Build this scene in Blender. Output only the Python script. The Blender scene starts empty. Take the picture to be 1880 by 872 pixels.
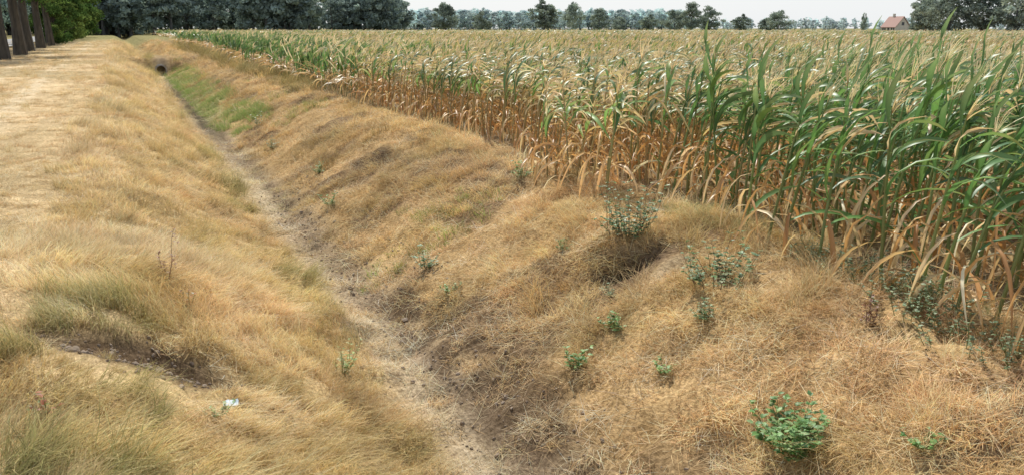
import bpy, math, random
import numpy as np
from mathutils import Vector, Matrix, Euler, Quaternion
R=math.radians
scene=bpy.context.scene
# ------------------------------------------------------------ helpers
def vnoise(x,y,s,seed=0):
    x=np.asarray(x,float)/s+seed*17.31; y=np.asarray(y,float)/s+seed*9.77
    rg=np.random.RandomState(seed+100); T=rg.rand(256,256)
    xi=np.floor(x).astype(int); yi=np.floor(y).astype(int)
    fx=x-xi; fy=y-yi; fx=fx*fx*(3-2*fx); fy=fy*fy*(3-2*fy)
    a=T[xi&255,yi&255]; b=T[(xi+1)&255,yi&255]; c=T[xi&255,(yi+1)&255]; d=T[(xi+1)&255,(yi+1)&255]
    return (a*(1-fx)+b*fx)*(1-fy)+(c*(1-fx)+d*fx)*fy
def sstep(a,b,x):
    t=np.clip((np.asarray(x,float)-a)/(b-a),0,1); return t*t*(3-2*t)
def centre(y): return 1.88+0.011*np.clip(y,-10,90)
PU=np.array([-2.9,-2.4,-2.0,-1.5,-0.55,-0.22,0.18,0.48,1.05,1.9,2.4,2.9])
PH=np.array([0,-.03,-.12,-.36,-.92,-1.02,-1.04,-.88,-.60,-.16,-.05,0])
FU=np.linspace(-3.2,3.6,300); FH=np.interp(FU,PU,PH); k=np.ones(13)/13; FH=np.convolve(np.pad(FH,6,mode='edge'),k,'valid')
def height(x,y):
    x=np.asarray(x,float); y=np.asarray(y,float)
    u=x-centre(y)
    wob=(vnoise(x*0,y,2.2,3)-.5)*.22
    h=np.interp(u+wob,FU,FH)
    cross=sstep(53.3,54.6,y)*(1-sstep(60.5,62.5,y))
    h=h*(1-cross*.93)
    slope=sstep(-3,-1.6,u)*(1-sstep(2.6,3.4,u))
    near=sstep(-14,-8,x)*(1-sstep(8,12,x))
    h=h+slope*((vnoise(x,y,.9,5)-.5)*.09+(vnoise(x,y,.33,6)-.5)*.08+(vnoise(x,y,.13,8)-.5)*.06)
    h=h+near*((vnoise(x,y,2.6,7)-.5)*.07+(vnoise(x,y,.25,9)-.5)*.025)
    h=h-.30*np.exp(-(((x-3.74)/.26)**2+((y-5.6)/.17)**2)**1.3)
    h=h-.12*np.exp(-(((x+.05)/.45)**2+((y-5.1)/.3)**2))
    h=h+.10*np.exp(-(((x+.45)/.35)**2+((y-4.3)/.5)**2))
    return h
def link(o): scene.collection.objects.link(o); return o
class MB:
    def __init__(s): s.v=[];s.f=[];s.c=[];s.m=[]
    def quadstrip(s,L,Rr,cols,mat=0):
        b=len(s.v)
        for l,r,c in zip(L,Rr,cols):
            s.v+= [tuple(l),tuple(r)]; s.c+=[c,c]
        for i in range(len(L)-1):
            s.f.append((b+2*i,b+2*i+1,b+2*i+3,b+2*i+2)); s.m.append(mat)
    def tube(s,pts,rad,col,n=6,mat=0):
        b=len(s.v); pts=[Vector(p) for p in pts]
        for i,p in enumerate(pts):
            d=(pts[min(i+1,len(pts)-1)]-pts[max(i-1,0)]).normalized()
            a=d.orthogonal().normalized() if abs(d.z)<.9 else Vector((1,0,0)); a=(a-d*a.dot(d)).normalized(); q=d.cross(a)
            for j in range(n):
                t=2*math.pi*j/n; s.v.append(tuple(p+(a*math.cos(t)+q*math.sin(t))*rad[i])); s.c.append(col)
        for i in range(len(pts)-1):
            for j in range(n):
                s.f.append((b+i*n+j,b+i*n+(j+1)%n,b+(i+1)*n+(j+1)%n,b+(i+1)*n+j)); s.m.append(mat)
    def mesh(s,name,mats,smooth=True):
        me=bpy.data.meshes.new(name); me.from_pydata(s.v,[],s.f)
        for m in mats: me.materials.append(m)
        me.polygons.foreach_set('material_index',s.m)
        ca=me.color_attributes.new('col','FLOAT_COLOR','POINT')
        arr=np.ones((len(s.v),4),np.float32); arr[:,:3]=np.array(s.c,np.float32)[:,:3]
        ca.data.foreach_set('color',arr.ravel())
        if smooth: me.polygons.foreach_set('use_smooth',[True]*len(me.polygons))
        me.update(); RAW[me.name]=(np.array(s.v,np.float32),arr[:,:3].copy(),np.array(s.f,np.int32) if len(set(map(len,s.f)))==1 else None); return me
RAW={}
# ------------------------------------------------------------ materials
def newmat(name):
    m=bpy.data.materials.new(name); m.use_nodes=True; nt=m.node_tree; nt.nodes.clear(); return m,nt
def N(nt,t,**kw):
    n=nt.nodes.new(t)
    for k_,v in kw.items(): setattr(n,k_,v)
    return n
def mul(nt,a,b,fac=1.0,blend='MULTIPLY'):
    n=N(nt,'ShaderNodeMix',data_type='RGBA',blend_type=blend); n.inputs[0].default_value=fac
    for idx,x in ((6,a),(7,b)):
        if isinstance(x,tuple): n.inputs[idx].default_value=x
        else: nt.links.new(x,n.inputs[idx])
    return n.outputs[2]
def leafmat(name,transl=.3,rough=.6,tint=True,spec=.3,randv=.25,gain=1.25):
    m,nt=newmat(name)
    a=N(nt,'ShaderNodeAttribute',attribute_name='col'); col=a.outputs['Color']
    if tint:
        t=N(nt,'ShaderNodeAttribute',attribute_name='tint',attribute_type='INSTANCER'); col=mul(nt,col,t.outputs['Color'])
    if randv>0:
        oi=N(nt,'ShaderNodeObjectInfo'); mr=N(nt,'ShaderNodeMapRange'); mr.inputs[3].default_value=1-randv; mr.inputs[4].default_value=1+randv
        nt.links.new(oi.outputs['Random'],mr.inputs[0])
        cc=N(nt,'ShaderNodeCombineColor'); [nt.links.new(mr.outputs[0],cc.inputs[i]) for i in range(3)]
        col=mul(nt,col,cc.outputs[0])
    p=N(nt,'ShaderNodeBsdfPrincipled') if spec>0 else N(nt,'ShaderNodeBsdfDiffuse')
    if spec>0:
        p.inputs['Roughness'].default_value=rough; p.inputs['Specular IOR Level'].default_value=spec
    nt.links.new(col,p.inputs[0])
    o=N(nt,'ShaderNodeOutputMaterial')
    tr=N(nt,'ShaderNodeBsdfTranslucent'); c2=mul(nt,col,(gain,gain,gain*.9,1)); nt.links.new(c2,tr.inputs[0])
    mx=N(nt,'ShaderNodeMixShader'); mx.inputs[0].default_value=transl
    nt.links.new(p.outputs[0],mx.inputs[1]); nt.links.new(tr.outputs[0],mx.inputs[2])
    nt.links.new(mx.outputs[0],o.inputs[0]); return m
def plainmat(name,c1,c2,scale=8,rough=.85,bump=.3,detail=6,stretch=(1,1,1)):
    m,nt=newmat(name); tc=N(nt,'ShaderNodeTexCoord'); mp=N(nt,'ShaderNodeMapping'); mp.inputs[3].default_value=stretch
    nt.links.new(tc.outputs['Object'],mp.inputs[0])
    n=N(nt,'ShaderNodeTexNoise'); n.inputs['Scale'].default_value=scale; n.inputs['Detail'].default_value=detail
    nt.links.new(mp.outputs[0],n.inputs[0])
    cr=N(nt,'ShaderNodeValToRGB'); cr.color_ramp.elements[0].color=(*c1,1); cr.color_ramp.elements[1].color=(*c2,1)
    cr.color_ramp.elements[0].position=.3; cr.color_ramp.elements[1].position=.7
    nt.links.new(n.outputs[0],cr.inputs[0]); p=N(nt,'ShaderNodeBsdfPrincipled'); p.inputs['Roughness'].default_value=rough
    nt.links.new(cr.outputs[0],p.inputs['Base Color']); b=N(nt,'ShaderNodeBump'); b.inputs['Strength'].default_value=bump; b.inputs['Distance'].default_value=.02
    nt.links.new(n.outputs[0],b.inputs['Height']); nt.links.new(b.outputs[0],p.inputs['Normal'])
    o=N(nt,'ShaderNodeOutputMaterial'); nt.links.new(p.outputs[0],o.inputs[0]); return m
def groundmat():
    m,nt=newmat('dry_ground'); a=N(nt,'ShaderNodeAttribute',attribute_name='col'); tc=N(nt,'ShaderNodeTexCoord')
    def noi(sc,st,lo,hi,det=5,p0=.3,p1=.7):
        mp=N(nt,'ShaderNodeMapping'); mp.inputs[3].default_value=st; nt.links.new(tc.outputs['Object'],mp.inputs[0])
        n=N(nt,'ShaderNodeTexNoise'); n.inputs['Scale'].default_value=sc; n.inputs['Detail'].default_value=det; n.inputs['Roughness'].default_value=.65
        nt.links.new(mp.outputs[0],n.inputs[0]); cr=N(nt,'ShaderNodeValToRGB')
        cr.color_ramp.elements[0].color=(*lo,1); cr.color_ramp.elements[1].color=(*hi,1); cr.color_ramp.elements[0].position=p0; cr.color_ramp.elements[1].position=p1
        nt.links.new(n.outputs[0],cr.inputs[0]); return n,cr.outputs[0]
    n1,c1=noi(28,(1,1,1),(.5,.47,.43),(1.3,1.3,1.28)); n2,c2=noi(1.4,(1,.6,1),(.75,.73,.70),(1.2,1.2,1.2)); n3,c3=noi(90,(1,.25,1),(.6,.58,.55),(1.35,1.35,1.3)); n4,c4=noi(6,(1,.5,1),(.78,.76,.72),(1.18,1.18,1.18))
    c=mul(nt,a.outputs['Color'],c1); c=mul(nt,c,c2); c=mul(nt,c,c3); c=mul(nt,c,c4)
    p=N(nt,'ShaderNodeBsdfDiffuse'); nt.links.new(c,p.inputs[0]); b=N(nt,'ShaderNodeBump'); b.inputs['Strength'].default_value=.6; b.inputs['Distance'].default_value=.03
    nt.links.new(n1.outputs[0],b.inputs['Height']); nt.links.new(b.outputs[0],p.inputs['Normal'])
    o=N(nt,'ShaderNodeOutputMaterial'); nt.links.new(p.outputs[0],o.inputs[0]); return m
M_grass=leafmat('dry_grass',.22,.7,True,0,0)
M_grassR=leafmat('dry_grass_blades',.22,.7,False,0,0)
M_cornR=leafmat('maize_leaf',.3,.42,False,.4,0,1.35)
M_weed=leafmat('weed_leaf',.3,.5,False,.35,.1,1.3)
M_tree=leafmat('tree_leaf',.3,.6,False,0,.1,1.3)
M_treeI=leafmat('hazed_distant_foliage',.25,.8,True,0,.15,1.2)
M_bark=plainmat('bark',(.035,.03,.024),(.095,.08,.06),6,.95,.8,8,(1,1,.25))
M_barkI=plainmat('hazed_distant_bark',(.09,.09,.09),(.15,.15,.14),3)  # far-tree bark, greyed and paled with painted air haze
M_soil=plainmat('soil_clod',(.17,.125,.085),(.31,.235,.165),20)
M_concrete=plainmat('old_concrete',(.2,.19,.17),(.33,.31,.28),5)
M_asphalt=plainmat('asphalt',(.20,.20,.20),(.30,.295,.28),30,.9,.2)
M_paint=plainmat('road_paint',(.6,.6,.58),(.8,.8,.78),10)
M_ground=groundmat()
# ------------------------------------------------------------ ground
def grow(a,b,st,f):
    out=[];x=a
    while x<b: out.append(x); x+=st; st*=f
    out.append(b); return np.array(out)
xs=np.concatenate([-grow(12,2500,.6,1.25)[::-1],np.arange(-11.7,-2.65,.3),np.arange(-2.6,5.6,.055),np.arange(5.7,20,.5),grow(20,2500,.7,1.25)])
ys=np.concatenate([-grow(2,300,.5,1.4)[::-1],np.arange(-1.5,1,.25),np.arange(1,14,.055),np.arange(14,30,.12),np.arange(30,66,.22),grow(66,3000,.6,1.08)])
X,Y=np.meshgrid(xs,ys); Z=height(X,Y)
C=centre(Y); U=X-C
def mixc(c,new,w): return c*(1-w[...,None])+np.array(new)*w[...,None]
col=np.zeros(X.shape+(3,)); col[:]=(.56,.43,.26)
n1=vnoise(X,Y,.8,21); n2=vnoise(X,Y,.25,22); n3=vnoise(X,Y,3.5,23)
path=1-sstep(-3.8,-2.4,U+.8*(vnoise(X,Y,1.6,24)-.5))
col=mixc(col,(.64,.50,.32),path*.9)
tracks=np.exp(-((X+3.9+.3*(vnoise(X*0,Y,9,30)-.5))/.4)**2)+np.exp(-((X+2.2+.3*(vnoise(X*0,Y,9,31)-.5))/.3)**2)
col=mixc(col,(.70,.59,.43),np.clip(path*tracks*.9,0,1))
col=mixc(col,(.34,.27,.15),path*sstep(.55,.72,n3)*.6)
ls=sstep(-2.4,-1.8,U)*(1-sstep(-.6,-.3,U)); col=mixc(col,(.57,.43,.24),ls)
fl=np.exp(-((U-.08)/.30)**2); col=mixc(col,(.27,.21,.15),np.clip(fl*1.2,0,1)); col=mixc(col,(.52,.43,.31),np.exp(-((U+.05)/.14)**2)*(.35+.65*sstep(.25,.55,n1)))
rs=sstep(.3,.6,U)*(1-sstep(2.9,3.4,U)); col=mixc(col,(.47,.33,.175),rs); col=mixc(col,(.19,.135,.09),rs*sstep(.57,.71,n1)*.8)
low=np.exp(-((U-.42)/.33)**2)*(1-sstep(7,10,Y))*sstep(.33,.6,n2*.5+n1*.5); col=mixc(col,(.125,.09,.062),np.clip(low*1.1,0,.9))
fld=sstep(2.8,3.3,U); col=mixc(col,(.32,.23,.145),fld)
cr=sstep(53.5,55,Y)*(1-sstep(60,62,Y))*sstep(-8,-3,U)*(1-sstep(4,6,U)); col=mixc(col,(.34,.25,.16),cr*.8)
def blob(x,y,rx,ry): return np.exp(-(((X-x)/rx)**2+((Y-y)/ry)**2)**1.5)
BARE=[(-.05,5.05,.55,.42),(3.76,5.52,.36,.26),(3.5,12.5,.35,.5)]
for b in BARE: col=mixc(col,(.09,.063,.045),np.clip(blob(*b)*1.2,0,.94))
col=mixc(col,(.38,.31,.22),np.clip(blob(3.9,5.1,.3,.14)*.7,0,1))
gp=sstep(21,28,Y)*(1-sstep(46,54,Y))*sstep(-.1,.2,U)*(1-sstep(.8,1.6,U)); col=mixc(col,(.26,.31,.12),gp*.65)
col=mixc(col,(.11,.095,.07),np.clip(np.exp(-((U-.0)/.2)**2)*sstep(18,25,Y)*(1-sstep(40,54,Y)),0,1))
far=sstep(90,160,Y); col=mixc(col,(.30,.28,.15),far)
leftf=1-sstep(-16,-14,X); col=mixc(col,(.32,.29,.16),leftf)
verts=np.stack([X,Y,Z],-1).reshape(-1,3); nx=len(xs); ny=len(ys)
i=np.arange(nx*ny).reshape(ny,nx); F=np.stack([i[:-1,:-1],i[:-1,1:],i[1:,1:],i[1:,:-1]],-1).reshape(-1,4)
def npmesh(name,V,F_,Cc,mat,byte=False):
    me=bpy.data.meshes.new(name); me.vertices.add(len(V)); me.vertices.foreach_set('co',np.ascontiguousarray(V,np.float32).ravel())
    me.loops.add(F_.size); me.loops.foreach_set('vertex_index',np.ascontiguousarray(F_,np.int32).ravel()); me.polygons.add(len(F_)); me.polygons.foreach_set('loop_start',np.arange(0,F_.size,4,dtype=np.int32))
    me.polygons.foreach_set('use_smooth',np.ones(len(F_),bool)); me.update(calc_edges=True)
    ca=me.color_attributes.new('col','BYTE_COLOR' if byte else 'FLOAT_COLOR','POINT'); c4=np.ones((len(V),4),np.float32); c4[:,:3]=Cc; ca.data.foreach_set('color',c4.ravel())
    me.materials.append(mat); return link(bpy.data.objects.new(name,me))
npmesh('ground',verts,F,col.reshape(-1,3),M_ground)
# ------------------------------------------------------------ scatter
def scatter(name,P,rot,scl,idx,tint,protos):
    coll=bpy.data.collections.new(name+'_parts')
    for j,me_ in enumerate(protos):
        coll.objects.link(bpy.data.objects.new('%s_variant_%02d'%(name,j),me_))
    me=bpy.data.meshes.new(name); n=len(P); me.vertices.add(n); me.vertices.foreach_set('co',np.asarray(P,np.float32).ravel())
    a=me.attributes.new('rot','FLOAT_VECTOR','POINT'); a.data.foreach_set('vector',np.asarray(rot,np.float32).ravel())
    a=me.attributes.new('scl','FLOAT_VECTOR','POINT'); a.data.foreach_set('vector',np.asarray(scl,np.float32).ravel())
    a=me.attributes.new('idx','INT','POINT'); a.data.foreach_set('value',np.asarray(idx,np.int32))
    a=me.attributes.new('tint','FLOAT_COLOR','POINT'); t=np.ones((n,4),np.float32); t[:,:3]=tint; a.data.foreach_set('color',t.ravel())
    o=link(bpy.data.objects.new(name,me))
    ng=bpy.data.node_groups.new(name+'_scatter','GeometryNodeTree')
    ng.interface.new_socket('Geometry',in_out='INPUT',socket_type='NodeSocketGeometry'); ng.interface.new_socket('Geometry',in_out='OUTPUT',socket_type='NodeSocketGeometry')
    gi=ng.nodes.new('NodeGroupInput'); go=ng.nodes.new('NodeGroupOutput'); m2p=ng.nodes.new('GeometryNodeMeshToPoints')
    iop=ng.nodes.new('GeometryNodeInstanceOnPoints'); ci=ng.nodes.new('GeometryNodeCollectionInfo'); ci.inputs['Collection'].default_value=coll
    ci.inputs['Separate Children'].default_value=True; ci.inputs['Reset Children'].default_value=True
    def na(nm,ty):
        x=ng.nodes.new('GeometryNodeInputNamedAttribute'); x.data_type=ty; x.inputs['Name'].default_value=nm; return x.outputs['Attribute']
    e2r=ng.nodes.new('FunctionNodeEulerToRotation'); L=ng.links.new
    L(gi.outputs[0],m2p.inputs[0]); L(m2p.outputs[0],iop.inputs['Points']); L(ci.outputs[0],iop.inputs['Instance']); iop.inputs['Pick Instance'].default_value=True
    L(na('idx','INT'),iop.inputs['Instance Index']); L(na('rot','FLOAT_VECTOR'),e2r.inputs[0]); L(e2r.outputs[0],iop.inputs['Rotation']); L(na('scl','FLOAT_VECTOR'),iop.inputs['Scale'])
    L(iop.outputs[0],go.inputs[0])
    md=o.modifiers.new('scatter','NODES'); md.node_group=ng; return o
def eulmat(rot):
    rx,ry,rz=rot[:,0],rot[:,1],rot[:,2]; cx,sx,cy,sy,cz,sz=np.cos(rx),np.sin(rx),np.cos(ry),np.sin(ry),np.cos(rz),np.sin(rz)
    M=np.empty((len(rx),3,3)); M[:,0,0]=cy*cz;M[:,0,1]=sx*sy*cz-cx*sz;M[:,0,2]=cx*sy*cz+sx*sz;M[:,1,0]=cy*sz;M[:,1,1]=sx*sy*sz+cx*cz;M[:,1,2]=cx*sy*sz-sx*cz;M[:,2,0]=-sy;M[:,2,1]=sx*cy;M[:,2,2]=cx*cy
    return M
def realise(name,P,rot,scl,idx,tint,protos,mat):
    P=np.asarray(P);rot=np.asarray(rot);scl=np.asarray(scl); VV=[];FF=[];CC=[];off=0; M=eulmat(rot)*scl[:,None,:]
    for j,me_ in enumerate(protos):
        s_=np.nonzero(idx==j)[0]
        if not len(s_): continue
        v,c,f_=RAW[me_.name]; W=np.einsum('nij,vj->nvi',M[s_].astype(np.float32),v)+P[s_][:,None,:]
        VV.append(W.reshape(-1,3).astype(np.float32)); CC.append((c[None]*tint[s_][:,None,:]).reshape(-1,3).astype(np.float32))
        FF.append((f_[None]+(np.arange(len(s_))*len(v)+off)[:,None,None]).reshape(-1,4).astype(np.int32)); off+=len(s_)*len(v)
    return npmesh(name,np.concatenate(VV),np.concatenate(FF),np.clip(np.concatenate(CC),0,.95),mat,True)
def rots(nrm,yaw,mix=.6):
    out=[]
    for n_,w in zip(nrm,yaw):
        up=Vector((n_[0]*mix,n_[1]*mix,1-mix+n_[2]*mix)).normalized()
        q=Vector((0,0,1)).rotation_difference(up)@Quaternion((0,0,1),w); out.append(q.to_euler()[:])
    return np.array(out)
def normals(x,y):
    e=.08; gx=(height(x+e,y)-height(x-e,y))/(2*e); gy=(height(x,y+e)-height(x,y-e))/(2*e)
    n=np.stack([-gx,-gy,np.ones_like(gx)],-1); return n/np.linalg.norm(n,axis=1,keepdims=True)
# ------------------------------------------------------------ grass tufts
def jit(c,r,a=.15):
    f=1+r.uniform(-a,a); return tuple(min(.95,max(.01,x*f*(1+r.uniform(-.06,.06)))) for x in c)
def tuft(seed,n,rad,l0,l1,w,lean0,lean1,azs,cols,segs=3):
    r=random.Random(seed); mb=MB()
    for _ in range(n):
        rr=rad*math.sqrt(r.random()); t=r.uniform(0,6.283); p=Vector((rr*math.cos(t),rr*math.sin(t),-.01))
        az=r.gauss(0,azs); L=r.uniform(l0,l1); a=max(0,r.gauss(lean0,.2)); b=min(2.1,r.gauss(lean1,.35)); c=jit(r.choice(cols),r,.3)
        Ls=[];Rs=[];cs=[]; sd=Vector((-math.sin(az+r.uniform(-.8,.8)),math.cos(az+r.uniform(-.8,.8)),r.uniform(-.3,.3))).normalized()
        for k_ in range(segs+1):
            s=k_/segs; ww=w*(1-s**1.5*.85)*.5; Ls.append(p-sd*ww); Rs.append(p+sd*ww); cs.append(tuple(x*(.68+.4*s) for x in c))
            th=a+(b-a)*s; az+=r.uniform(-.15,.15); p=p+Vector((math.cos(az)*math.sin(th),math.sin(az)*math.sin(th),math.cos(th)))*(L/segs)
        mb.quadstrip(Ls,Rs,cs)
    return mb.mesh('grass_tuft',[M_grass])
GOLD=[(.86,.69,.40),(.90,.76,.49),(.80,.60,.32),(.89,.72,.42)]; BRN=[(.76,.55,.30),(.83,.65,.38),(.62,.43,.22),(.87,.72,.45)]
STR=[(.88,.76,.52),(.82,.67,.43),(.68,.52,.30),(.90,.81,.59)]; GRN=[(.28,.42,.12),(.35,.46,.16),(.50,.50,.23),(.22,.34,.10)]; OLV=[(.46,.42,.20),(.38,.38,.17),(.66,.56,.30),(.54,.47,.23)]
prot=[]
for s in range(3): prot.append(tuft(s,44,.10,.12,.30,.0032,.5,1.4,.7,GOLD,3))
for s in range(3): prot.append(tuft(10+s,42,.09,.04,.13,.0038,.7,1.55,1.6,BRN,2))
for s in range(3): prot.append(tuft(20+s,34,.13,.08,.24,.0038,1.35,1.6,3,STR,1))
for s in range(2): prot.append(tuft(30+s,40,.09,.05,.15,.0042,.3,1.1,2,GRN,2))
for s in range(2): prot.append(tuft(40+s,50,.10,.16,.36,.0032,.3,1.5,.8,OLV,4))
rg=np.random.RandomState(5)
PX=[];PY=[];SC=[]
for y0,y1,d,sc in [(1.2,4.5,220,1.0),(4.5,8,190,1.05),(8,13,110,1.2),(13,22,54,1.45),(22,38,22,1.9),(38,62,9,2.6),(62,130,2.2,3.6)]:
    xa=-.22*y1-1.6; xb=6.0; n=int((xb-xa)*(y1-y0)*d)
    x=rg.uniform(xa,xb,n); y=rg.uniform(y0,y1,n); kx=x>-.22*y-1.5; PX.append(x[kx]);PY.append(y[kx]);SC.append(np.full(kx.sum(),sc))
x=np.concatenate(PX);y=np.concatenate(PY);sc=np.concatenate(SC); n=len(x); u=x-centre(y); r1=rg.rand(n); r2=rg.rand(n); na=vnoise(x,y,.5,41); nb=vnoise(x,y,1.7,42); nc=vnoise(x,y,.2,43)
idx=np.full(n,-1); tint=np.ones((n,3)); s3=sc*rg.uniform(.7,1.25,n)
def pick(mask,opts):
    rr=rg.rand(n); acc=0
    for b,c,p in opts:
        m=mask&(rr>=acc)&(rr<acc+p); idx[m]=b+rg.randint(0,c,m.sum()); acc+=p
ue=u+.9*(nb-.5)
m=ue<-2.8; pick(m,[(6,3,.30),(3,3,.34),(0,3,.04)]); s3[m]*=.62
m=(ue>=-2.8)&(u<-.3); pick(m&(y<8),[(0,3,.62),(3,3,.22),(6,3,.12)]); pick(m&(y>=8),[(0,3,.26),(3,3,.42),(6,3,.22)]); s3[m]*=.88
m=(u>=-.3)&(u<.3); pick(m,[(6,3,.28),(3,3,.07)])
m=(u>=.3)&(u<.9); pick(m,[(6,3,.38),(3,3,.30),(0,3,.03)])
m=(u>=.9)&(u<2.3); pick(m,[(3,3,.44),(0,3,.08),(6,3,.38)])
m=(u>=2.3)&(u<2.9); pick(m,[(3,3,.45),(0,3,.12),(6,3,.33)])
m=(u>=2.9); pick(m,[(6,3,.3),(3,3,.05)])
right=sstep(.2,.7,u); T=np.array([1.0,.965,.90])*(1-right[:,None])+np.array([1.0,.905,.79])*right[:,None]; tint=T*(.79+.34*nb[:,None])*(.76+.46*na[:,None])*(.82+.38*nc[:,None])
tint*=rg.uniform(.75,1.2,n)[:,None]
tint[:,2]*=(.85+.3*na)
pp=ue<-2.8; tint[pp]=np.array([1.0,.96,.92])*(.82+.3*nb[pp,None])*rg.uniform(.8,1.12,pp.sum())[:,None]
tint[:,1:]*=np.clip(1-.06*(sstep(.55,.8,vnoise(x,y,.9,47)))[:,None],0,1)
bare=(u>.3)&(u<2.5)&(na>.68)&(r1<.78); idx[bare]=-1
bare=(u>.1)&(u<.85)&(y<9)&(nc>.45)&(r1<.7); idx[bare]=-1
bare=(u<-2.5)&(nb>.58)&(r1<.6); idx[bare]=-1
def circ(cx,cy,rx,ry): return (((x-cx)/rx)**2+((y-cy)/ry)**2)
for b in [(-.05,5.0,.52,.44),(3.76,5.45,.36,.27),(3.9,5.1,.25,.13),(3.5,12.5,.3,.4)]:
    d=circ(*b)+.8*(nc-.5); idx[(d<1)&(r2<.93)]=-1
d=circ(-.05,4.55,.5,.3); s3[d<1]*=.45
g=(y>21)&(y<53)&(u>.1)&(u<1.4)&(na*.9+nb+.3*sstep(26,34,y)>.95)&(r1<.78); idx[g]=9+rg.randint(0,2,g.sum()); tint[g]=(1.0,1.0,.95)
idx[(np.abs(u)<.14)&(y>19)&(y<53)]=-1
g=(y>8)&(u>-.3)&(u<2.6)&(nb>.78)&(r1<.12); idx[g]=9+rg.randint(0,2,g.sum())
g=(y>6)&(u>-.75)&(u<-.25)&(nb>.55)&(r1<.25); idx[g]=11+rg.randint(0,2,g.sum())
g=(y<6.2)&(x<.0+.2*(nb-.5))&(u>-3.4)&(na+.5*nb>.6)&(r1<.6)&(idx>=0); idx[g]=11+rg.randint(0,2,g.sum()); s3[g]*=1.1; tint[g]*=.9
g=(y>23)&(y<90)&(u>2.3)&(u<3.3)&(r1<.4); idx[g]=11+rg.randint(0,2,g.sum()); tint[g]*=.8
g=(y<7)&(u>2.6)&(nb>.45)&(r1<.2)&(idx>=0); idx[g]=11+rg.randint(0,2,g.sum()); tint[g]=(.85,.95,.9); s3[g]*=.55
kk=idx>=0; x,y,idx,tint,s3=x[kk],y[kk],idx[kk],tint[kk],s3[kk]; n=len(x); u=x-centre(y)
yaw=-.5+(vnoise(x,y,1.3,51)-.5)*5+rg.normal(0,.6,n); yaw[u>.4]=(yaw[u>.4]*1.3+2.8)+rg.normal(0,.9,(u>.4).sum())
nr=normals(x,y); z=height(x,y)
P_=np.stack([x,y,z],-1); rt_=rots(nr,yaw,.85); sc_=np.stack([s3,s3,s3*rg.uniform(.55,1.0,n)],-1)
nearm=y<38
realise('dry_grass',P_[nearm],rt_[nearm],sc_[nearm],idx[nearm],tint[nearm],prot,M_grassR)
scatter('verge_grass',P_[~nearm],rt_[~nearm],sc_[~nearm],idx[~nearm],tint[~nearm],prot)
# clods
import itertools, bmesh
def clod(seed):
    r=random.Random(seed)
    vs=[Vector(p).normalized()*r.uniform(.7,1.2) for p in itertools.product((-1,0,1),repeat=3) if p!=(0,0,0)]
    bm=bmesh.new(); [bm.verts.new(v*.02) for v in vs]; bmesh.ops.convex_hull(bm,input=bm.verts); me=bpy.data.meshes.new('soil_clod'); bm.to_mesh(me); bm.free(); me.materials.append(M_soil); return me
n=1500; y=rg.uniform(2,14,n); x=centre(y)+rg.normal(.3,.28,n); e=250
x[:e]=rg.normal(-.02,.25,e); y[:e]=rg.normal(5.0,.2,e); x[2*e:3*e]=rg.uniform(4.7,6.5,e); y[2*e:3*e]=rg.uniform(2,9,e)
s=rg.gamma(2,.2,n)+.2
scatter('soil_clods',np.stack([x,y,height(x,y)],-1),rg.uniform(0,6,(n,3)),np.stack([s,s,s*.7],-1),rg.randint(0,3,n),np.ones((n,3)),[clod(k_) for k_ in range(3)])
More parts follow.
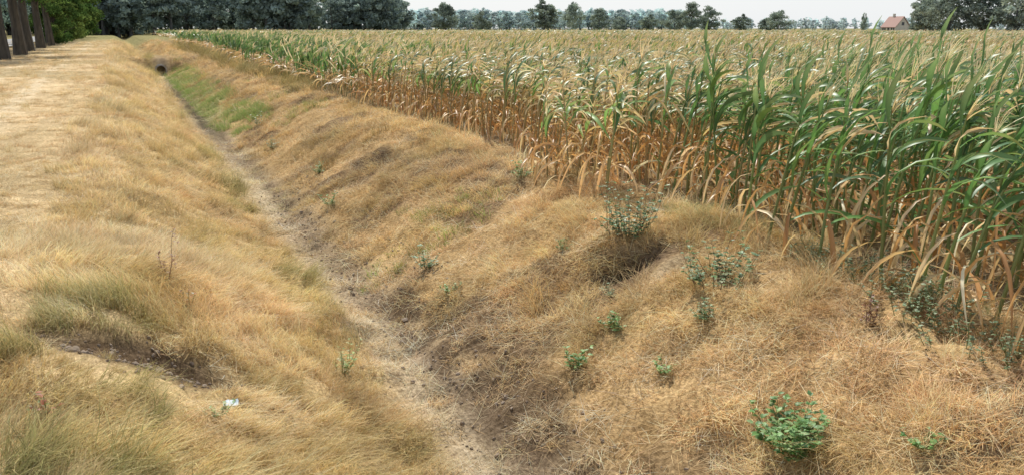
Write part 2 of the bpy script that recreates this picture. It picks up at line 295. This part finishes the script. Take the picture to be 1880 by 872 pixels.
# ------------------------------------------------------------ maize
LG=[(.10,.205,.065),(.13,.25,.07),(.075,.155,.06),(.17,.30,.085)]; DR=[(.70,.53,.31),(.76,.61,.39),(.62,.42,.20),(.67,.47,.22),(.79,.67,.47)]; OR=[(.60,.35,.14),(.50,.27,.10),(.66,.43,.20),(.61,.46,.25),(.42,.25,.11)]
def lerp(a,b,t): return tuple(a[i]*(1-t)+b[i]*t for i in range(3))
def corn(seed,green,lod=0):
    r=random.Random(seed); mb=MB(); H=r.uniform(.95,1.12); lean=Vector((r.uniform(0,.12),r.uniform(-.05,.05),0))
    def sp(z): return Vector((lean.x*z*z,lean.y*z*z,z))
    stc=lerp((.48,.36,.18),(.22,.29,.10),green)
    if lod: mb.tube([sp(z) for z in (0,.6,H+.1)],[.011,.009,.003],stc,3)
    else: mb.tube([sp(z) for z in (-.03,.3,.7,H*.95,H+.12)],[.013,.012,.010,.007,.003],stc,5)
    n=10 if lod else r.randint(13,16); az0=r.uniform(0,3.14)
    for i in range(n):
        f=i/(n-1); z=.08+f*(H-.10); az=az0+(i%2)*math.pi+r.gauss(0,.4); dryp=(1.2 if f<.25 else 1.0 if f<.5 else .6)*(1.12-green)+(.58 if f<.42 else .04)
        if lod: z=.25+f*(H-.27)
        dry=r.random()<dryp
        L=r.uniform(.43,.69)*(.72+.5*math.sin(math.pi*min(1,f+.15))); W=r.uniform(.038,.060)*(1.15 if lod else 1)
        if dry and f<.5: th=r.uniform(.5,1.4); grav=r.uniform(.25,.75); wind=r.uniform(0,.22); W*=r.uniform(.42,.85); base=r.choice(OR+OR+DR); tip=jit(base,r,.3)
        elif dry: th=r.uniform(.2,.65); grav=r.uniform(.07,.34); wind=r.uniform(.14,.38); W*=r.uniform(.4,.8); base=lerp(r.choice(DR),r.choice(LG),r.uniform(0,.4)); tip=jit(r.choice(DR),r,.2)
        else: th=r.uniform(.15,.48) if f>.5 else r.uniform(.4,.85); grav=r.uniform(.04,.25); wind=r.uniform(.14,.34); base=r.choice(LG); tip=lerp(base,r.choice(DR),r.uniform(.0,.9)*(1.2-green))
        base=jit(base,r); p=sp(z); d=Vector((math.cos(az)*math.sin(th),math.sin(az)*math.sin(th),math.cos(th))); segs=3 if lod else 6; tw=r.uniform(-.25,.25)*(2.5 if dry else 1); ang=0
        b=len(mb.v); fold=r.uniform(.15,.4) if not dry else r.uniform(.4,.9)
        for k_ in range(segs+1):
            s=k_/segs; w=W*(.35+1.3*s if s<.45 else .935*(1-((s-.45)/.55)**1.7))*.5+.001
            sd=d.cross(Vector((0,0,1)))
            if sd.length<.05: sd=Vector((0,1,0))
            sd.normalize(); sd=Matrix.Rotation(ang,3,d)@sd; upv=sd.cross(d); ang+=tw*(2 if lod else 1)
            c=lerp(base,tip,max(0,s-.3)/.7) if s>.3 else base
            if lod: mb.v+=[tuple(p+sd*w),tuple(p-sd*w)]; mb.c+=[c,c]
            else: mb.v+=[tuple(p+sd*w+upv*w*fold),tuple(p),tuple(p-sd*w+upv*w*fold)]; mb.c+=[c,tuple(min(.9,q*1.2) for q in c),c]
            for _ in range(2 if lod else 1):
                d=(d+Vector((wind,0,-grav*(1+1.2*s)))*(.6 if lod else 1)).normalized(); p=p+d*(L/segs/(2 if lod else 1))
        for k_ in range(segs):
            if lod: q=b+2*k_; mb.f.append((q,q+1,q+3,q+2)); mb.m.append(0)
            else: q=b+3*k_; mb.f+=[(q,q+1,q+4,q+3),(q+1,q+2,q+5,q+4)]; mb.m+=[0,0]
    top=sp(H+.08); tc_=r.choice([(.74,.58,.34),(.66,.50,.27),(.72,.60,.35)])
    for j in range(4 if lod else r.randint(7,9)):
        az=r.uniform(0,6.28); th=r.uniform(.05,.6) if j else .02; d=Vector((math.cos(az)*math.sin(th)+.12,math.sin(az)*math.sin(th),math.cos(th))).normalized(); L=r.uniform(.12,.22)*(.8 if lod else 1); p=top.copy(); sd=d.cross(Vector((math.cos(az+1.3),math.sin(az+1.3),0))).normalized(); Ls=[];Rs=[]
        ns=2 if lod else 4
        for k_ in range(ns):
            w=.0042*(1-.5*k_/3); Ls.append(p-sd*w);Rs.append(p+sd*w); d=(d+Vector((.14,0,-.10))).normalized(); p=p+d*L/(ns-1)
        mb.quadstrip(Ls,Rs,[jit(tc_,r)]*ns)
    return mb.mesh('maize_plant',[M_cornR])
GL=[.94,.9,.88,.86,.8, .62,.56,.5,.5,.42, .25,.18,.2,.12,.06]
cp=[corn(i,g) for i,g in enumerate(GL)]; cpl=[corn(40+i,g,1) for i,g in enumerate(GL)]
PX=[];PY=[];SC=[]
row0=4.58
for (r0,r1_,rs_,ps,wd) in [(0,28,.66,.14,1),(28,60,.75,.28,1.3),(60,115,1.3,.55,2.0),(115,230,2.6,1.7,3.2)]:
    rowx=np.arange(row0,230,rs_); py=np.arange(-2,250,ps); gx,gy=np.meshgrid(rowx,py); gx=gx.ravel();gy=gy.ravel()
    gx=gx+rg.normal(0,.035*wd,len(gx)); gy=gy+rg.normal(0,ps*.3,len(gy)); d=np.hypot(gx,gy); az=np.degrees(np.arctan2(gx,gy))
    edge=gx>row0+.025*gy-.1+.45*(vnoise(gx*0,gy,2.5,61)-.5)*sstep(6,9,gy)
    kx=(d>=r0)&(d<r1_)&(az<68)&edge&(gy>-1)&(rg.rand(len(gx))<.94); PX.append(gx[kx]);PY.append(gy[kx]);SC.append(np.full(kx.sum(),wd))
x=np.concatenate(PX);y=np.concatenate(PY);wd=np.concatenate(SC); n=len(x)
g=.20+.7*(vnoise(x,y,9,62)-.5)+.6*(vnoise(x,y,2.2,63)-.5)
azd=np.degrees(np.arctan2(x,y)); dist=np.hypot(x,y)
g+=.46*sstep(38,48,azd)*(1-sstep(14,35,dist)); g+=.2*sstep(25,60,dist)+.35*(vnoise(x,y,22,68)-.5)*sstep(30,60,dist)
g+=.76*sstep(17,24,y)*(1-sstep(7.5,12,x))
g-=.25*(1-sstep(5.2,7.0,x))*sstep(6.5,8.5,y)*(1-sstep(16,20,y))
g+=rg.normal(0,.17,n); tier=np.where(g>.60,0,np.where(g>.33,1,2)); idx=tier*5+rg.randint(0,5,n)
hs=rg.uniform(.82,1.10,n)*(.92+.16*vnoise(x,y,4,64)+.06*sstep(.5,.9,g)); firstrow=(x<row0+.25+.02*y); hs[firstrow]*=.92
tint=np.ones((n,3))*(.9+.22*vnoise(x,y,1.5,65))[:,None]*rg.uniform(.84,1.14,n)[:,None]; hz=(1-np.exp(-dist/500))[:,None]; tint=tint*(1-hz*.3)+hz*np.array([.02,.05,.06])  # hz: distance haze painted into the maize tint
rot=np.stack([rg.normal(0,.06,n),rg.normal(0.06,.08,n),-.44+rg.normal(0,.6,n)],-1)
P_=np.stack([x,y,height(x,y)],-1); S_=np.stack([wd,wd,hs],-1); nearm=dist<19
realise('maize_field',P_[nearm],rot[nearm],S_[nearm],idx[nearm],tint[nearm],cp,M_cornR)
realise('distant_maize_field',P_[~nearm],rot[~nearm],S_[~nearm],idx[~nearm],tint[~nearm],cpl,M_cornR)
# ------------------------------------------------------------ weeds
def weed(seed,nst,hgt,spread,leaf,cols,lobed=True,stemc=(.2,.22,.08),upright=.5,flower=None):
    r=random.Random(seed); mb=MB()
    def leafq(p,d,L,c):
        sd=d.cross(Vector((r.uniform(-.4,.4),r.uniform(-.4,.4),1)))
        if sd.length<.05: sd=Vector((1,0,0))
        sd.normalize(); up=sd.cross(d); W=L*.3; b=len(mb.v)
        pts=[p,p+d*L*.35+sd*W+up*W*.3,p+d*L*.35,p+d*L*.35-sd*W+up*W*.3,p+d*L*.72+sd*W*.75+up*W*.1-up*L*.08,p+d*L*.72-up*L*.08,p+d*L*.72-sd*W*.75+up*W*.1-up*L*.08,p+d*L-up*L*.22]
        mb.v+=[tuple(q) for q in pts]; mb.c+=[c]*8
        for f in [(0,2,1),(0,3,2),(1,2,5,4),(2,3,6,5),(4,5,7),(5,6,7)]: mb.f.append(tuple(b+q for q in f)); mb.m.append(0)
    for s in range(nst):
        az=r.uniform(0,6.28); th=r.uniform(.1,1.2)*(1.3-upright); d=Vector((math.cos(az)*math.sin(th),math.sin(az)*math.sin(th),math.cos(th))); p=Vector((math.cos(az),math.sin(az),0))*r.uniform(0,spread*.25); L=hgt*r.uniform(.4,1.2); pts=[p.copy()]; ns=6
        for k_ in range(ns):
            d=(d+Vector((r.uniform(-.15,.15),r.uniform(-.15,.15),r.uniform(-.05,.15)))).normalized(); p=p+d*L/ns; pts.append(p.copy())
            for q in range(r.randint(1,2)):
                a2=r.uniform(0,6.28); ld=(d*.35+Vector((math.cos(a2),math.sin(a2),r.uniform(-.1,.5)))).normalized(); ll=leaf*r.uniform(.6,1.15); c=jit(r.choice(cols),r,.25)
                if lobed:
                    for o_ in (-.8,0,.8): leafq(p+ld*ll*.25,Matrix.Rotation(o_,3,'Z')@ld,ll*(1 if o_==0 else .7),c)
                else: leafq(p,ld,ll,c)
        mb.tube(pts,[.003*(1-.1*k_) for k_ in range(len(pts))],stemc,4)
        if flower:
            for q in range(14):
                a2=r.uniform(0,6.28); leafq(p+Vector((r.uniform(-.02,.02),r.uniform(-.02,.02),r.uniform(-.12,.02))),Vector((math.cos(a2),math.sin(a2),.4)).normalized(),.025,jit(flower,r,.3))
    return mb.mesh('weed',[M_weed])
WG=[(.17,.32,.10),(.21,.37,.12),(.13,.26,.09),(.30,.42,.17)]; WD=[(.15,.25,.11),(.20,.29,.14),(.12,.20,.08),(.30,.33,.18)]; WY=[(.36,.42,.16),(.26,.36,.12),(.50,.46,.22)]; RD=[(.40,.16,.08),(.32,.12,.07),(.28,.22,.10)]
def put(name,me,x,y,s=1,dz=0,yaw=0):
    o=link(bpy.data.objects.new(name,me)); o.location=(x,y,float(height(x,y))+dz); o.scale=(s,s,s); o.rotation_euler=(0,0,yaw); return o
put('mugwort_plant',weed(1,40,.25,.5,.045,WG,True,upright=.45),3.1,2.98)
put('nettle_plant',weed(2,9,.18,.15,.045,WG,False,upright=.8),2.74,4.7)
put('broadleaf_weed',weed(3,9,.11,.15,.035,WG,True,upright=.4),3.15,4.85)
put('young_oak_shrub',weed(4,40,.42,.7,.045,WD,True,(.16,.12,.08),upright=.5),3.98,5.95)
put('young_oak_shrub',weed(5,30,.32,.9,.042,WD,True,(.16,.12,.08),upright=.4),3.85,4.55)
put('bramble_plant',weed(6,10,.26,.3,.04,WY,False,upright=.5),1.35,5.9)
m7=weed(7,9,.18,.2,.036,WD,True,upright=.4); m8=weed(8,7,.12,.15,.036,WG,False,upright=.3); m9=weed(9,12,.18,.2,.034,WG,True,upright=.5)
for i,(mm,px,py,s) in enumerate([(m7,2.7,7.7,1.1),(m8,2.65,6.95,1),(m9,2.6,11.5,1.1),(m9,2.9,13.6,1),(m7,2.8,17.5,1.2),(m9,3.55,6.35,.6),(m7,3.48,4.24,.8),(m8,3.06,4.09,.9),(m8,3.43,2.43,1),(m7,3.4,5.3,.5),(m9,4.33,8.8,1.2),(m8,.3,4.3,.8),(m7,3.05,21,1.5)]):
    put('broadleaf_weed',mm,px,py,s,0,i*1.3)
put('red_leaved_weed',weed(12,7,.14,.15,.035,RD+[(.12,.2,.05)],False,upright=.4),-.42,3.9)
put('red_leaved_weed',weed(13,6,.12,.15,.03,RD,False,upright=.3),.3,6.2)
put('dock_stalk',weed(14,4,.36,.1,.03,[(.30,.15,.07),(.36,.2,.1)],False,(.26,.14,.08),.95,(.24,.12,.06)),.2,6.7)
put('dock_stalk',weed(15,4,.24,.1,.03,[(.24,.12,.07)],False,(.2,.1,.07),.95,(.2,.1,.06)),4.05,3.35)
m16=weed(16,24,.19,1.1,.026,[(.24,.31,.18),(.30,.37,.22),(.2,.27,.14)],True,upright=.5)
for i,(px,py,s) in enumerate([(4.6,4.35,.8),(4.55,3.95,1),(4.5,3.6,1.1),(4.35,3.3,1),(4.3,3.0,1.1),(4.6,3.3,1.1),(4.35,2.6,1)]): put('knotweed_patch',m16,px,py,s,0,i)
mb=MB(); r=random.Random(3)
for a in range(4):
    for b in range(5): mb.v.append((a*.03+r.uniform(-.01,.01),b*.026+r.uniform(-.01,.01),.02+r.uniform(0,.025))); mb.c.append((.55,.66,.72))
for a in range(3):
    for b in range(4): q=a*5+b; mb.f.append((q,q+1,q+6,q+5)); mb.m.append(0)
put('plastic_wrapper',mb.mesh('plastic_wrapper',[plainmat('crumpled_plastic',(.26,.34,.39),(.40,.47,.50),20,.5)]),.36,4.5,.8)
# ------------------------------------------------------------ trees
def tree(seed,H,cr,tr,clear,ncl,lpc,ls,cols,mats,flat=1.0):
    r=random.Random(seed); rr=np.random.RandomState(seed); mb=MB()
    tp=[Vector((0,0,-.2))]
    for k_ in range(1,7): tp.append(Vector((r.uniform(-.03,.03)*H*k_/6,r.uniform(-.03,.03)*H*k_/6,H*.85*k_/6)))
    mb.tube(tp,[tr*1.25]+[tr*(1-.14*k_) for k_ in range(1,7)],(.1,.08,.06),8,0)
    cz=(H+clear)/2; hz=(H-clear)/2; cl=[]
    for _ in range(ncl):
        while True:
            v=np.array([r.uniform(-1,1) for _ in range(3)])
            q=np.linalg.norm(v)
            if .45<q<1: break
        lob=1+.28*math.sin(3*math.atan2(v[1],v[0])+seed)+.15*math.sin(5*v[2]+seed*2)
        shape=(1-.35*max(0,v[2])) 
        cl.append(np.array([v[0]*cr*lob*shape,v[1]*cr*lob*shape,cz+v[2]*hz*flat]))
    for c in cl[:14]:
        s=max(clear*.7,min(c[2]-cr*.5,H*.7)); st=Vector((0,0,max(s,clear*.6))); e=Vector(c); mid=(st+e)/2+Vector((0,0,cr*.08)); mb.tube([st,mid,e],[tr*.32,tr*.2,tr*.06],(.1,.08,.06),5,0)
    nb=len(mb.v); V=[];Cc=[]
    for c in cl:
        R_=cr*r.uniform(.16,.32); n=int(lpc*r.uniform(.6,1.3)); base=np.array(r.choice(cols))*r.uniform(.7,1.35)
        p=rr.normal(0,1,(n,3)); p/= (np.linalg.norm(p,axis=1,keepdims=True)+1e-6); p=p*(rr.rand(n,1)**.5)*R_*np.array([1.15,1.15,.75])+c
        a=rr.normal(0,1,(n,3)); a/=np.linalg.norm(a,axis=1,keepdims=True); b=np.cross(a,rr.normal(0,1,(n,3))); b/=np.linalg.norm(b,axis=1,keepdims=True)
        s=ls*rr.uniform(.6,1.3,(n,1)); q=np.stack([p-a*s,p-b*s*.55,p+a*s,p+b*s*.55],1); V.append(q.reshape(-1,3)); cc=base*rr.uniform(.75,1.3,(n,1)); Cc.append(np.repeat(cc,4,0))
    V=np.concatenate(V);Cc=np.concatenate(Cc); mb.v+= [tuple(v) for v in V]; mb.c+=[tuple(c) for c in Cc]
    nq=len(V)//4; mb.f+=[(nb+4*i,nb+4*i+1,nb+4*i+2,nb+4*i+3) for i in range(nq)]; mb.m+=[1]*nq
    return mb.mesh('tree',mats,smooth=False)
TG=[(.07,.12,.035),(.10,.16,.045),(.055,.10,.03),(.12,.17,.05)]
rt=[tree(50+i,13,3.6,.36,3.4,70,150,.14,TG,[M_bark,M_tree]) for i in range(3)]
for i,yy in enumerate([54,63,73,83,94,107,120]):
    o=link(bpy.data.objects.new('roadside_tree',rt[i%3])); o.location=(-5.55+.15*math.sin(i*2.1),yy,0); o.rotation_euler=(0,0,i*1.7); o.scale=(1,1,1+.06*math.sin(i))
bush=[tree(70+i,5.5,2.4,.15,.2,55,100,.16,TG,[M_bark,M_tree]) for i in range(2)]
for i,(bx,by,s) in enumerate([(-5.6,97,.8),(-5.4,106,1.0),(-5.0,118,1.15),(-5,130,1.3),(-5.2,144,1.4),(-4.8,160,1.6),(-5,180,1.8)]):
    o=link(bpy.data.objects.new('roadside_bush',bush[i%2])); o.location=(bx,by,-.1); o.rotation_euler=(0,0,i*2.2); o.scale=(s,s,s)
DG_HAZE=[(.25,.30,.25),(.29,.345,.285),(.21,.255,.22),(.33,.38,.31)]  # far-tree greens with air haze painted in, paler and bluer
M_treeF=leafmat('hazed_field_tree_leaf',.28,.8,False,0,.1,1.1)
ft=[tree(80+i,10,[3.6,4.2,3.2,4.6][i],.25,[1.2,.8,1.5,1.0][i],70,80,.27,DG_HAZE,[M_barkI,M_treeF]) for i in range(4)]
def far(name,me,az,d,s,sx=1):
    o=link(bpy.data.objects.new(name,me)); o.location=(d*math.sin(R(az)),d*math.cos(R(az)),-.3); o.rotation_euler=(0,0,az*3.1); o.scale=(s*sx,s*sx,s); return o
for i,(az,d,s,sx) in enumerate([(20.9,300,1.04,1.2),(23.4,310,.80,1.0),(27.7,290,1.12,1.35),(29.6,420,1.45,.8),(31.4,300,.85,1.1),(32.8,300,.60,1.1),(34.7,300,.66,1.3),(36.4,290,.80,1.2),(37.5,280,.98,1.0),(38.6,290,.92,1.2),(40.7,300,.66,1.3),(43,290,.76,1.2),(42.3,300,.52,1.4),(48.1,320,.72,.35),(51.6,200,.98,1.0),(52.9,190,1.1,1.1),(54.6,190,1.0,1.1),(56.3,185,1.12,1.1),(58.5,190,1.1,1.1),(60.5,200,1.2,1),(51.2,225,.7,.8)]):
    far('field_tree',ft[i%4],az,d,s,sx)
fp=[tree(90+i,12,3.6,.25,.2,50,50,.38,DG_HAZE,[M_barkI,M_treeI]) for i in range(3)]
P=[];S=[];T=[]
def addf(az0,az1,d0,d1,n,s0,s1,t):
    for _ in range(n):
        a=R(rg.uniform(az0,az1)); d=rg.uniform(d0,d1); P.append((d*math.sin(a),d*math.cos(a),-.3)); s=rg.uniform(s0,s1); S.append((s*1.1,s*1.1,s)); T.append(t)
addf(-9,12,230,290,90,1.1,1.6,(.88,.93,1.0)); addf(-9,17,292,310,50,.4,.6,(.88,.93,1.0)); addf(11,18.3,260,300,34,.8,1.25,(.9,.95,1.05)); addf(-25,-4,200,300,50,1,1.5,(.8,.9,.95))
addf(16,37,620,700,170,1.15,1.4,(2.0,1.98,2.4)); addf(36,70,700,800,170,.6,.95,(2.2,2.1,2.6)); addf(70,85,300,400,30,.9,1.2,(1,1,1.1))  # last tuple: tint with painted haze, paler and bluer for the farthest trees
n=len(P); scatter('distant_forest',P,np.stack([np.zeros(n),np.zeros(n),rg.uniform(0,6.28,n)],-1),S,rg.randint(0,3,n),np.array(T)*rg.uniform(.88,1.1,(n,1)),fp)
# ------------------------------------------------------------ farmhouse
M_wall=plainmat('cream_render',(.5,.46,.4),(.62,.58,.5),2); M_roof=plainmat('red_roof_tiles',(.30,.17,.14),(.40,.24,.19),6,.8,.5,4,(1,1,4)); M_glass=plainmat('window_glass',(.03,.035,.04),(.06,.07,.08),2,.1,0)
em=link(bpy.data.objects.new('farmhouse',None)); em.location=(250*math.sin(R(49.95)),250*math.cos(R(49.95)),0); em.rotation_euler=(0,0,R(-105)); em.scale=(.72,.75,.92)
def child(nm,vs,fs,mat):
    m_=bpy.data.meshes.new(nm); m_.from_pydata(vs,[],fs); m_.materials.append(mat); o=link(bpy.data.objects.new(nm,m_)); o.parent=em; return o
def box(nm,x0,x1,y0,y1,z0,z1,mat):
    v=[(a,b,c) for a in (x0,x1) for b in (y0,y1) for c in (z0,z1)]; return child(nm,v,[(0,1,3,2),(4,6,7,5),(0,4,5,1),(2,3,7,6),(0,2,6,4),(1,5,7,3)],mat)
a,b,hw,hr=4.2,2.8,2.2,5.0
child('walls',[(-a,-b,0),(a,-b,0),(a,b,0),(-a,b,0),(-a,-b,hw),(a,-b,hw),(a,b,hw),(-a,b,hw),(-a,0,hr-.1),(a,0,hr-.1)],[(0,1,5,4),(2,3,7,6),(1,2,6,9,5),(3,0,4,8,7)],M_wall)
e=.35
child('roof',[(-a-e,-b-e,hw-.25),(a+e,-b-e,hw-.25),(a+e,0,hr),(-a-e,0,hr),(a+e,b+e,hw-.25),(-a-e,b+e,hw-.25),(-a-e,-b-e,hw-.1),(a+e,-b-e,hw-.1),(a+e,0,hr+.15),(-a-e,0,hr+.15),(a+e,b+e,hw-.1),(-a-e,b+e,hw-.1)],[(0,1,2,3),(3,2,4,5),(6,9,8,7),(9,11,10,8),(0,6,7,1),(5,4,10,11),(0,3,9,6),(3,5,11,9),(1,7,8,2),(2,8,10,4)],M_roof)
box('chimney',-1.8,-1.1,-.35,.35,4.3,5.9,M_wall); box('door',-.5,.5,-b-.04,-b+.02,0,2,M_glass)
for i,xx in enumerate((-3.2,-2,2,3.2)): box('window_%d'%i,xx-.4,xx+.4,-b-.04,-b+.02,.8,1.9,M_glass)
box('gable_window',a-.02,a+.04,-.5,.5,2.6,3.5,M_glass)
# ------------------------------------------------------------ road + culvert
def strip(x0,x1,z,name,mat):
    m_=bpy.data.meshes.new(name); yy=np.linspace(-60,600,40); v=[]
    for q in yy: v+=[(x0,q,z),(x1,q,z)]
    m_.from_pydata(v,[],[(2*i,2*i+1,2*i+3,2*i+2) for i in range(39)]); m_.materials.append(mat); return link(bpy.data.objects.new(name,m_))
strip(-14,-8.6,.06,'asphalt_road',M_asphalt); strip(-8.85,-8.73,.066,'road_edge_line',M_paint); strip(-13.87,-13.75,.066,'road_edge_line',M_paint)
mb=MB(); n=20
for yy in (53.2,63):
    for rad in (.33,.26):
        for j in range(n): t=6.2832*j/n; mb.v.append((float(centre(54))+rad*math.cos(t),yy,-.72+rad*math.sin(t))); mb.c.append((1,1,1))
for j in range(n):
    k_=(j+1)%n; mb.f+=[(j,k_,2*n+k_,2*n+j),(n+j,3*n+j,3*n+k_,n+k_),(j,n+j,n+k_,k_),(2*n+j,2*n+k_,3*n+k_,3*n+j)]; mb.m+=[0]*4
link(bpy.data.objects.new('culvert_pipe',mb.mesh('culvert_pipe',[M_concrete])))
# ------------------------------------------------------------ light, world, camera
el,az=R(50),R(12); s=Vector((math.sin(az)*math.cos(el),math.cos(az)*math.cos(el),math.sin(el)))
sun=bpy.data.lights.new('sun','SUN'); sun.energy=5.0; sun.angle=R(.6); sun.color=(1,.96,.885); so=link(bpy.data.objects.new('sun',sun)); so.rotation_euler=s.to_track_quat('Z','Y').to_euler()
w=bpy.data.worlds.new('World'); scene.world=w; w.use_nodes=True; nt=w.node_tree; bg=nt.nodes['Background']; sky=nt.nodes.new('ShaderNodeTexSky'); sky.sky_type='NISHITA'; sky.sun_disc=False; sky.sun_elevation=el; sky.sun_rotation=az; sky.dust_density=1.0; sky.air_density=1.0; sky.ozone_density=1
# summer haze: whitens the sky towards the horizon
tc=N(nt,'ShaderNodeTexCoord'); sx=N(nt,'ShaderNodeSeparateXYZ'); nt.links.new(tc.outputs['Generated'],sx.inputs[0]); mr=N(nt,'ShaderNodeMapRange'); mr.inputs[1].default_value=0; mr.inputs[2].default_value=.6; mr.inputs[3].default_value=.92; mr.inputs[4].default_value=.3
nt.links.new(sx.outputs[2],mr.inputs[0]); hm=N(nt,'ShaderNodeMix',data_type='RGBA'); nt.links.new(mr.outputs[0],hm.inputs[0]); nt.links.new(sky.outputs[0],hm.inputs[6]); hm.inputs[7].default_value=(5.8,6.0,6.2,1)
nt.links.new(hm.outputs[2],bg.inputs[0]); bg.inputs[1].default_value=.15
cam=bpy.data.cameras.new('camera'); cam.lens=28.72; cam.sensor_width=36; cam.clip_end=6000; cam.clip_start=.05; co=link(bpy.data.objects.new('camera',cam)); co.location=(0,0,1.7)
ps,th=R(25.5),R(14.35); f=Vector((math.sin(ps)*math.cos(th),math.cos(ps)*math.cos(th),-math.sin(th))); co.rotation_euler=f.to_track_quat('-Z','Y').to_euler(); scene.camera=co
scene.view_settings.view_transform='Standard'; scene.view_settings.look='None'; scene.view_settings.exposure=0
